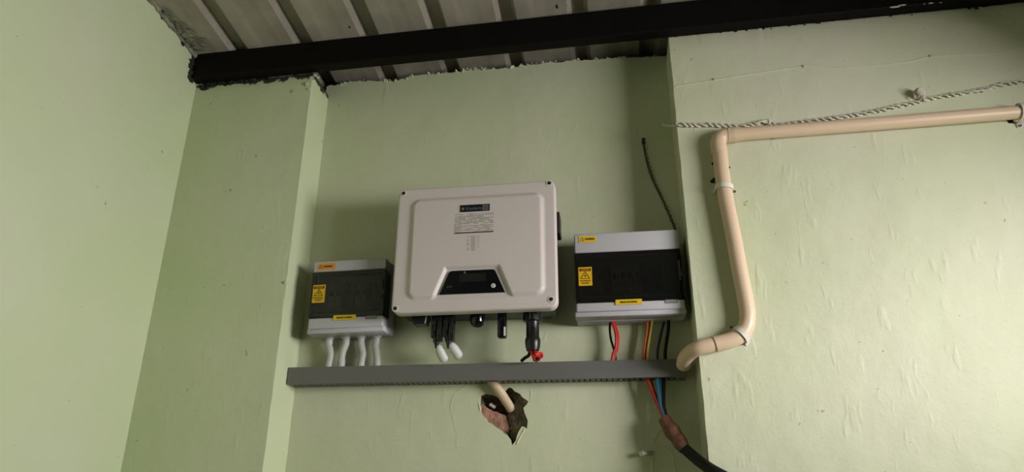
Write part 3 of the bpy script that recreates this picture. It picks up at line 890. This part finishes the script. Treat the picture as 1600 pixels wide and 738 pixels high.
# loop and leads below the right box
W = lambda x, y, Y=-.035: at(870+x/2.8375, 340+y/2.8375, Y)
ZT = 1.974; ZD = DZ1-.006
def seg(pts, Y=-.035):
    P_ = [W(x, y, Y) for x, y in pts]; P_[0].z = ZT+.006; P_[-1].z = ZD; return P_
gl = 'coloured wires between the right box and the duct'
wire('red_wire', seg([(250, 462), (263, 490), (272, 530), (270, 575), (258, 605), (247, 628)]), .0040, 'red', 'thick red wire under right box, right one of the red pair')
wire('red_wire', seg([(243, 462), (258, 500), (264, 540), (260, 580), (250, 605), (242, 628)], -.041), .0036, 'red', 'red wire under right box, left one of the red pair')
wire('black_wire', seg([(236, 462), (235, 500), (240, 540), (250, 575), (258, 605), (262, 628)], -.030), .0030, 'rubber', 'thin black wire crossing behind the red pair under the right box')
wire('orange_wire', seg([(402, 460), (400, 500), (392, 550), (386, 595), (382, 628)]), .0034, 'orange_wire', 'orange red wire under the right box, left of the yellow one')
wire('orange_wire', seg([(410, 460), (406, 500), (400, 550), (393, 595), (390, 628)], -.030), .0030, 'orange_wire', 'second orange red wire touching the yellow wire under the right box')
wire('yellow_wire', seg([(424, 460), (416, 500), (408, 550), (402, 595), (400, 628)], -.037), .0032, 'yellow_wire', 'yellow wire under the right box beside the orange red wires')
wire('blue_wire', seg([(476, 460), (466, 500), (455, 550), (447, 595), (445, 628)], -.022), .0036, 'blue_dark', 'dark blue wire under the right box behind the black lead')
wire('black_wire', seg([(497, 460), (494, 500), (487, 550), (481, 595), (479, 628)], -.035), .0046, 'rubber', 'thick black lead under the right box nearest the right pier')
# leads leaving the bottom of the duct towards the taped joint
V = lambda x, y, Y: at(980+x/4.145, 560+y/4.145, Y)
def lead(pts, Y0=-.035, Y1=-.055):
    n_ = len(pts); out = [V(x, y, Y0+(Y1-Y0)*i/(n_-1)) for i, (x, y) in enumerate(pts)]; out[0].z = DZ0+.004; return out
wire('red_wire', lead([(115, 95), (135, 160), (170, 240), (205, 320), (243, 400)]), .0042, 'red2', 'red wire below the duct, leftmost lead into the brown tape')
wire('red_wire', lead([(143, 95), (160, 160), (186, 240), (214, 320), (248, 400)], -.026, -.050), .0028, 'red2', 'thin red wire below the duct beside the blue leads')
wire('blue_wire', lead([(193, 95), (194, 160), (204, 240), (220, 320), (250, 400)], -.040), .0050, 'blue', 'blue wire below the duct next to the red leads')
wire('blue_wire', lead([(212, 95), (214, 160), (218, 240), (228, 320), (255, 400)], -.034), .0050, 'blue', 'blue wire below the duct next to the black lead')
wire('black_wire', lead([(236, 95), (236, 160), (235, 240), (238, 320), (262, 400)], -.038), .0052, 'rubber', 'black lead below the duct, rightmost into the brown tape')
jt = thing('taped_cable', tuple(V(390, 600, -.08)), 'black power cable with brown taped joint below the duct at the right pier', 'cable')
bm = tube(bmesh.new(), [V(238, 388, -.055), V(275, 450, -.062), V(325, 520, -.072), V(372, 592, -.085)], lambda u: .0125+.0065*math.sin(PI*min(1, .15+u*.8)), n=18, wob=.25)
link('tape_wrap', bm, 'tape', jt, smooth=True)
bm = tube(bmesh.new(), [V(360, 575, -.083), V(400, 612, -.092), V(470, 670, -.115), V(545, 722, -.150), V(640, 775, -.165), V(800, 870, -.17), V(1000, 1100, -.17)], .0135, n=16)
link('cable_jacket', bm, 'rubber', jt, smooth=True)

# ------------------------------------------------------------------ cream pipes
RP = .0195; YPc = YP-RP-.004
pipe = thing('conduit_pipe', tuple(at(1068, 575, -.05)), 'cream plastic conduit pipe bent along the right wall down into the duct', 'pipe')
hp = [at(1640, 171.5, YPc), at(1400, 191, YPc), at(1150, 210.5, YPc)]
link('horizontal_run', tube(bmesh.new(), hp, RP*.92, n=24, k=6), 'pipe', pipe, smooth=True)
el = [at(1158, 210, YPc), at(1140, 211.5, YPc), at(1128, 214, YPc), at(1122.5, 222, YPc), at(1123, 234, YPc), at(1124, 240, YPc)]
link('elbow', tube(bmesh.new(), el, RP*1.06, n=24, k=8), 'pipe', pipe, smooth=True, sharp=60)
dp_ = [at(1124, 232, YPc), at(1128, 270, YPc), at(1134, 310, YPc), at(1146, 370, YPc), at(1157, 430, YPc), at(1164, 465, YPc), at(1168, 492, YPc), at(1165, 512, YPc), at(1155, 525, YPc), at(1138, 533, YPc), at(1117, 538.5, YPc)]
link('down_run', tube(bmesh.new(), dp_, RP, n=24, k=8), 'pipe', pipe, smooth=True)
tp = [at(1120, 537.5, YPc), at(1105, 541, YPc), at(1090, 545, YPc+.004), at(1078, 552, -.130), at(1070, 562, -.105), at(1068, 571, -.080)]
link('tail_piece', tube(bmesh.new(), tp, RP*.93, n=24, k=8), 'pipe', pipe, smooth=True)
a, b = at(1136, 211.8, YPc), at(1146, 211, YPc)
link('socket_collar', tube(bmesh.new(), [a, b], RP*1.12, n=24, k=1), 'pipe_old', pipe, smooth=True, sharp=50)
a, b = at(1116.5, 538.6, YPc), at(1118.8, 538, YPc)
link('joint_ring', tube(bmesh.new(), [a, b], RP*1.05, n=24, k=1), 'pipe_old', pipe, smooth=True, sharp=50)
def saddle(px, py, tx, ty, label):
    """strap around the pipe; tx, ty is the pipe direction in the wall plane"""
    c = at(px, py, YPc); d = Vector((tx, 0, ty)).normalized(); nrm = Vector((-d.z, 0, d.x))
    root = thing('pipe_clip', (c.x, YP, c.z), label, 'pipe clip', 'white clips holding the cream pipe')
    bm = bmesh.new(); w_ = .0065; ri, ro = RP+.0008, RP+.0038; N_ = 18
    prof_ = [(-RP-.016, RP+.0035, .0), (-RP-.004, RP+.0035, .0)]
    rows = []
    for i in range(N_+1):
        a = PI*i/N_
        rows.append((-math.cos(a), -math.sin(a)))
    inner = [(u*ri, v*ri) for u, v in rows]; outer_ = [(u*ro, v*ro) for u, v in rows]
    # feet
    inner = [(-ri-.013, RP+.0035)]+[(-ri, RP+.0035)]+inner+[(ri, RP+.0035)]+[(ri+.006, RP+.0035)]
    outer_ = [(-ri-.013, RP+.0008)]+[(-ro, RP+.0008)]+outer_+[(ro, RP+.0008)]+[(ri+.006, RP+.0008)]
    def V3(u, v, s): return c+nrm*u+Vector((0, v, 0))+d*s
    A = [[bm.verts.new(V3(u, v, s)) for (u, v) in lst] for lst in (inner, outer_) for s in (-w_, w_)]
    i0, i1, o0, o1 = A
    for i in range(len(i0)-1):
        bm.faces.new((i0[i], i0[i+1], i1[i+1], i1[i])); bm.faces.new((o0[i], o1[i], o1[i+1], o0[i+1]))
        bm.faces.new((i0[i], o0[i], o0[i+1], i0[i+1])); bm.faces.new((i1[i], i1[i+1], o1[i+1], o1[i]))
    for i in (0, len(i0)-1): bm.faces.new((i0[i], i1[i], o1[i], o0[i]))
    link('clip_strap', bm, 'strap', root, smooth=True, sharp=50)
    s = V3(-ri-.009, RP+.0005, 0); bm = bmesh.new(); cyl(bm, s+Vector((0, .003, 0)), s-Vector((0, .0035, 0)), .0035, n=12)
    link('clip_nail', bm, 'screw', root)
saddle(1131.5, 294, .12, 1, 'white clip on the vertical cream pipe just below its elbow')
saddle(1158.5, 522.5, -.72, -.62, 'white clip at the lower bend of the cream pipe')
saddle(1595, 175, 1, .03, 'white clip on the horizontal cream pipe at right end')
# stub of pipe coming out of the broken hole
a, b, c = at(764, 590, -.020), at(781, 612, -.012), at(799, 640, .030)
o = link('pipe_stub', tube(bmesh.new(), [a, b, c], .0125, n=20, k=6), 'pipe_old', origin=c, smooth=True)
tag(o, 'short dusty cream pipe running from the broken hole up to the duct', 'pipe')
a = P(352, 330, .022)
bm = bmesh.new(); cyl(bm, a+Vector((-.008, .0, .004)), a+Vector((.007, .004, -.005)), .0052, n=14)
o = link('pipe_scrap', bm, 'strap', origin=a); tag(o, 'pale scrap of pipe inside the broken hole under the cream stub', 'pipe')

# ------------------------------------------------------------------ old wires on the wall
T1 = lambda x, y, Y: at(1000+x/2.667, y/2.667, Y)
YW = YP-.006
pts = [at(1036, 194, -.03), at(1046, 195, -.09), T1(158, 518, YW-.002), T1(230, 522, YW), T1(300, 520, YW), T1(350, 525, YW), T1(420, 527, YW), T1(480, 514, YW), T1(530, 507, YW), T1(548, 520, YW), T1(600, 518, YW), T1(700, 506, YW), T1(800, 493, YW), T1(900, 478, YW), T1(1000, 460, YW), T1(1100, 437, YW), T1(1165, 424, YW), T1(1200, 412, YW), T1(1300, 396, YW), T1(1400, 378, YW), T1(1460, 368, YW), T1(1500, 354, YW), T1(1600, 338, YW), T1(1700, 325, YW)]
o = link('twisted_wire', twisted(bmesh.new(), pts, .0042, .0025, .036), 'wire_cream', origin=pts[3], smooth=True)
tag(o, 'old cream twisted wire strung along the right wall above the pipe', 'wire')
bm = bmesh.new()
tube(bm, [T1(480, 516, YW-.004), T1(500, 508, YW-.006), T1(528, 502, YW-.004), T1(540, 512, YW-.004), T1(546, 526, YW-.003)], .0022, n=8)
o = link('wire_tie', bm, 'wire_cream', origin=T1(530, 507, YW), smooth=True); tag(o, 'small cream wire loop tied on the twisted wire above the elbow', 'wire tie')
bm = bmesh.new()
tube(bm, [T1(1370, 386, YW-.003), T1(1400, 380, YW-.006), T1(1450, 374, YW-.005), T1(1464, 366, YW-.005), T1(1458, 374, YW-.002)], .0026, n=8)
o = link('wire_tie', bm, 'wire_cream', origin=T1(1400, 378, YW), smooth=True); tag(o, 'small cream wire loop on the twisted wire right of the cleat', 'wire tie')
c = at(1433, 151, YP)
cl = thing('wire_cleat', tuple(c), 'small cream insulating cleat with wire wound round it on the right wall', 'cleat')
bm = bmesh.new()
lathe(bm, c+Vector((0, -.028, 0)), [(0, .009), (.004, .0115), (.009, .0075), (.016, .0075), (.021, .0115), (.028, .011)], n=18, axis=(0, 1, 0))
link('cleat_body', bm, 'wire_cream', cl, smooth=True, sharp=50)
bm = bmesh.new(); tube(bm, [c+Vector((-.013, -.014, -.014)), c+Vector((-.012, -.018, .004)), c+Vector((0, -.022, .013)), c+Vector((.012, -.018, .004)), c+Vector((.008, -.014, -.014)), c+Vector((.016, -.008, -.024))], .0026, n=8)
link('wire_turn', bm, 'wire_cream', cl, smooth=True)
pts = [T1(145, 362, YP-.001), T1(230, 348, YP-.001), T1(310, 335, YP-.0015), T1(500, 303, YP-.001), T1(640, 283, YP-.001), T1(690, 276, YP-.0015), T1(760, 275, YP-.001), T1(850, 281, YP-.001), T1(1000, 272, YP-.001), T1(1120, 258, YP-.001), T1(1208, 238, YP-.0015), T1(1350, 228, YP-.001), T1(1480, 224, YP-.001), T1(1560, 207, YP-.001), T1(1700, 180, YP-.001)]
root = thing('painted_wire', tuple(pts[2]), 'thin wire painted over in green near the top of the right wall', 'wire')
link('wire_run', tube(bmesh.new(), pts, .0020, n=8), 'wall_rough', root, smooth=True)
for (x, y) in ((310, 334), (680, 278), (1208, 237)):
    q = T1(x, y, YP)
    link('wire_staple', blob(bmesh.new(), q+Vector((0, -.002, 0)), .0042, x, sub=2, squash=(.8, .8, 1.1)), 'crumb', root)
# dark twisted wire hanging from a nail over the right box
N2 = lambda x, y, Y=-.004: at(980+x/3.077, 180+y/3.077, Y)
pts = [N2(78, 135), N2(84, 170), N2(100, 235), N2(120, 300), N2(150, 365), N2(182, 432), N2(205, 485), N2(228, 540), N2(245, 590)]
o = link('hanging_wire', twisted(bmesh.new(), pts, .0030, .0015, .030), 'wire_dark', origin=pts[0], smooth=True)
tag(o, 'dark twisted wire hanging from a nail to the right box', 'wire')
q = N2(78, 132, 0); bm = bmesh.new(); cyl(bm, q, q+Vector((0, -.014, .002)), .0028, n=10); cyl(bm, q+Vector((0, -.014, .002)), q+Vector((0, -.016, .002)), .006, n=12)
blob(bm, q, .006, 3, sub=2, squash=(1, .3, 1.2))
o = link('nail', bm, 'wire_dark', origin=q); tag(o, 'rusty nail in the recess wall holding the hanging dark wire', 'nail')
# dark plugged holes near the pipe, all small
for (px, py, r, Y, ds) in ((1207, 214, .0072, YP, 'dark plugged hole below the left end of the horizontal pipe'),
                           (1117, 283, .0078, YP, 'largest dark plugged hole left of the vertical pipe'),
                           (1115, 256, .0045, YP, 'small dark plugged hole just under the pipe elbow'),
                           (1139, 262, .0025, YP, 'tiny dark hole right of the vertical pipe'),
                           (1578, 190, .0060, YP, 'dark plugged hole below the right end of the horizontal pipe'),
                           (1267, 77, .0012, YP, None)):
    if ds is None: continue
    q = at(px, py, Y); o = link('wall_plug', blob(bmesh.new(), q, r, px, sub=3, rough=.7, squash=(1.25, .35, 1)), 'dark_hole', origin=q)
    tag(o, ds, 'wall plug', 'dark wall plugs on the right wall')
q = Q6(330, 485, 0); bm = bmesh.new(); cyl(bm, q+Vector((0, .002, 0)), q+Vector((-.030, -.030, -.004)), .0052, .0058, n=12)
o = link('wall_plug', bm, 'wire_cream', origin=q); tag(o, 'pale plastic wall plug sticking out near the taped cable', 'wall plug')
q = at(446, 442, YP); o = link('plaster_lump', blob(bmesh.new(), q, .0052, 5, sub=3, squash=(1.2, .8, .9)), 'crumb', origin=q); tag(o, 'small pale lump of plaster on the left pier edge', 'plaster lump')
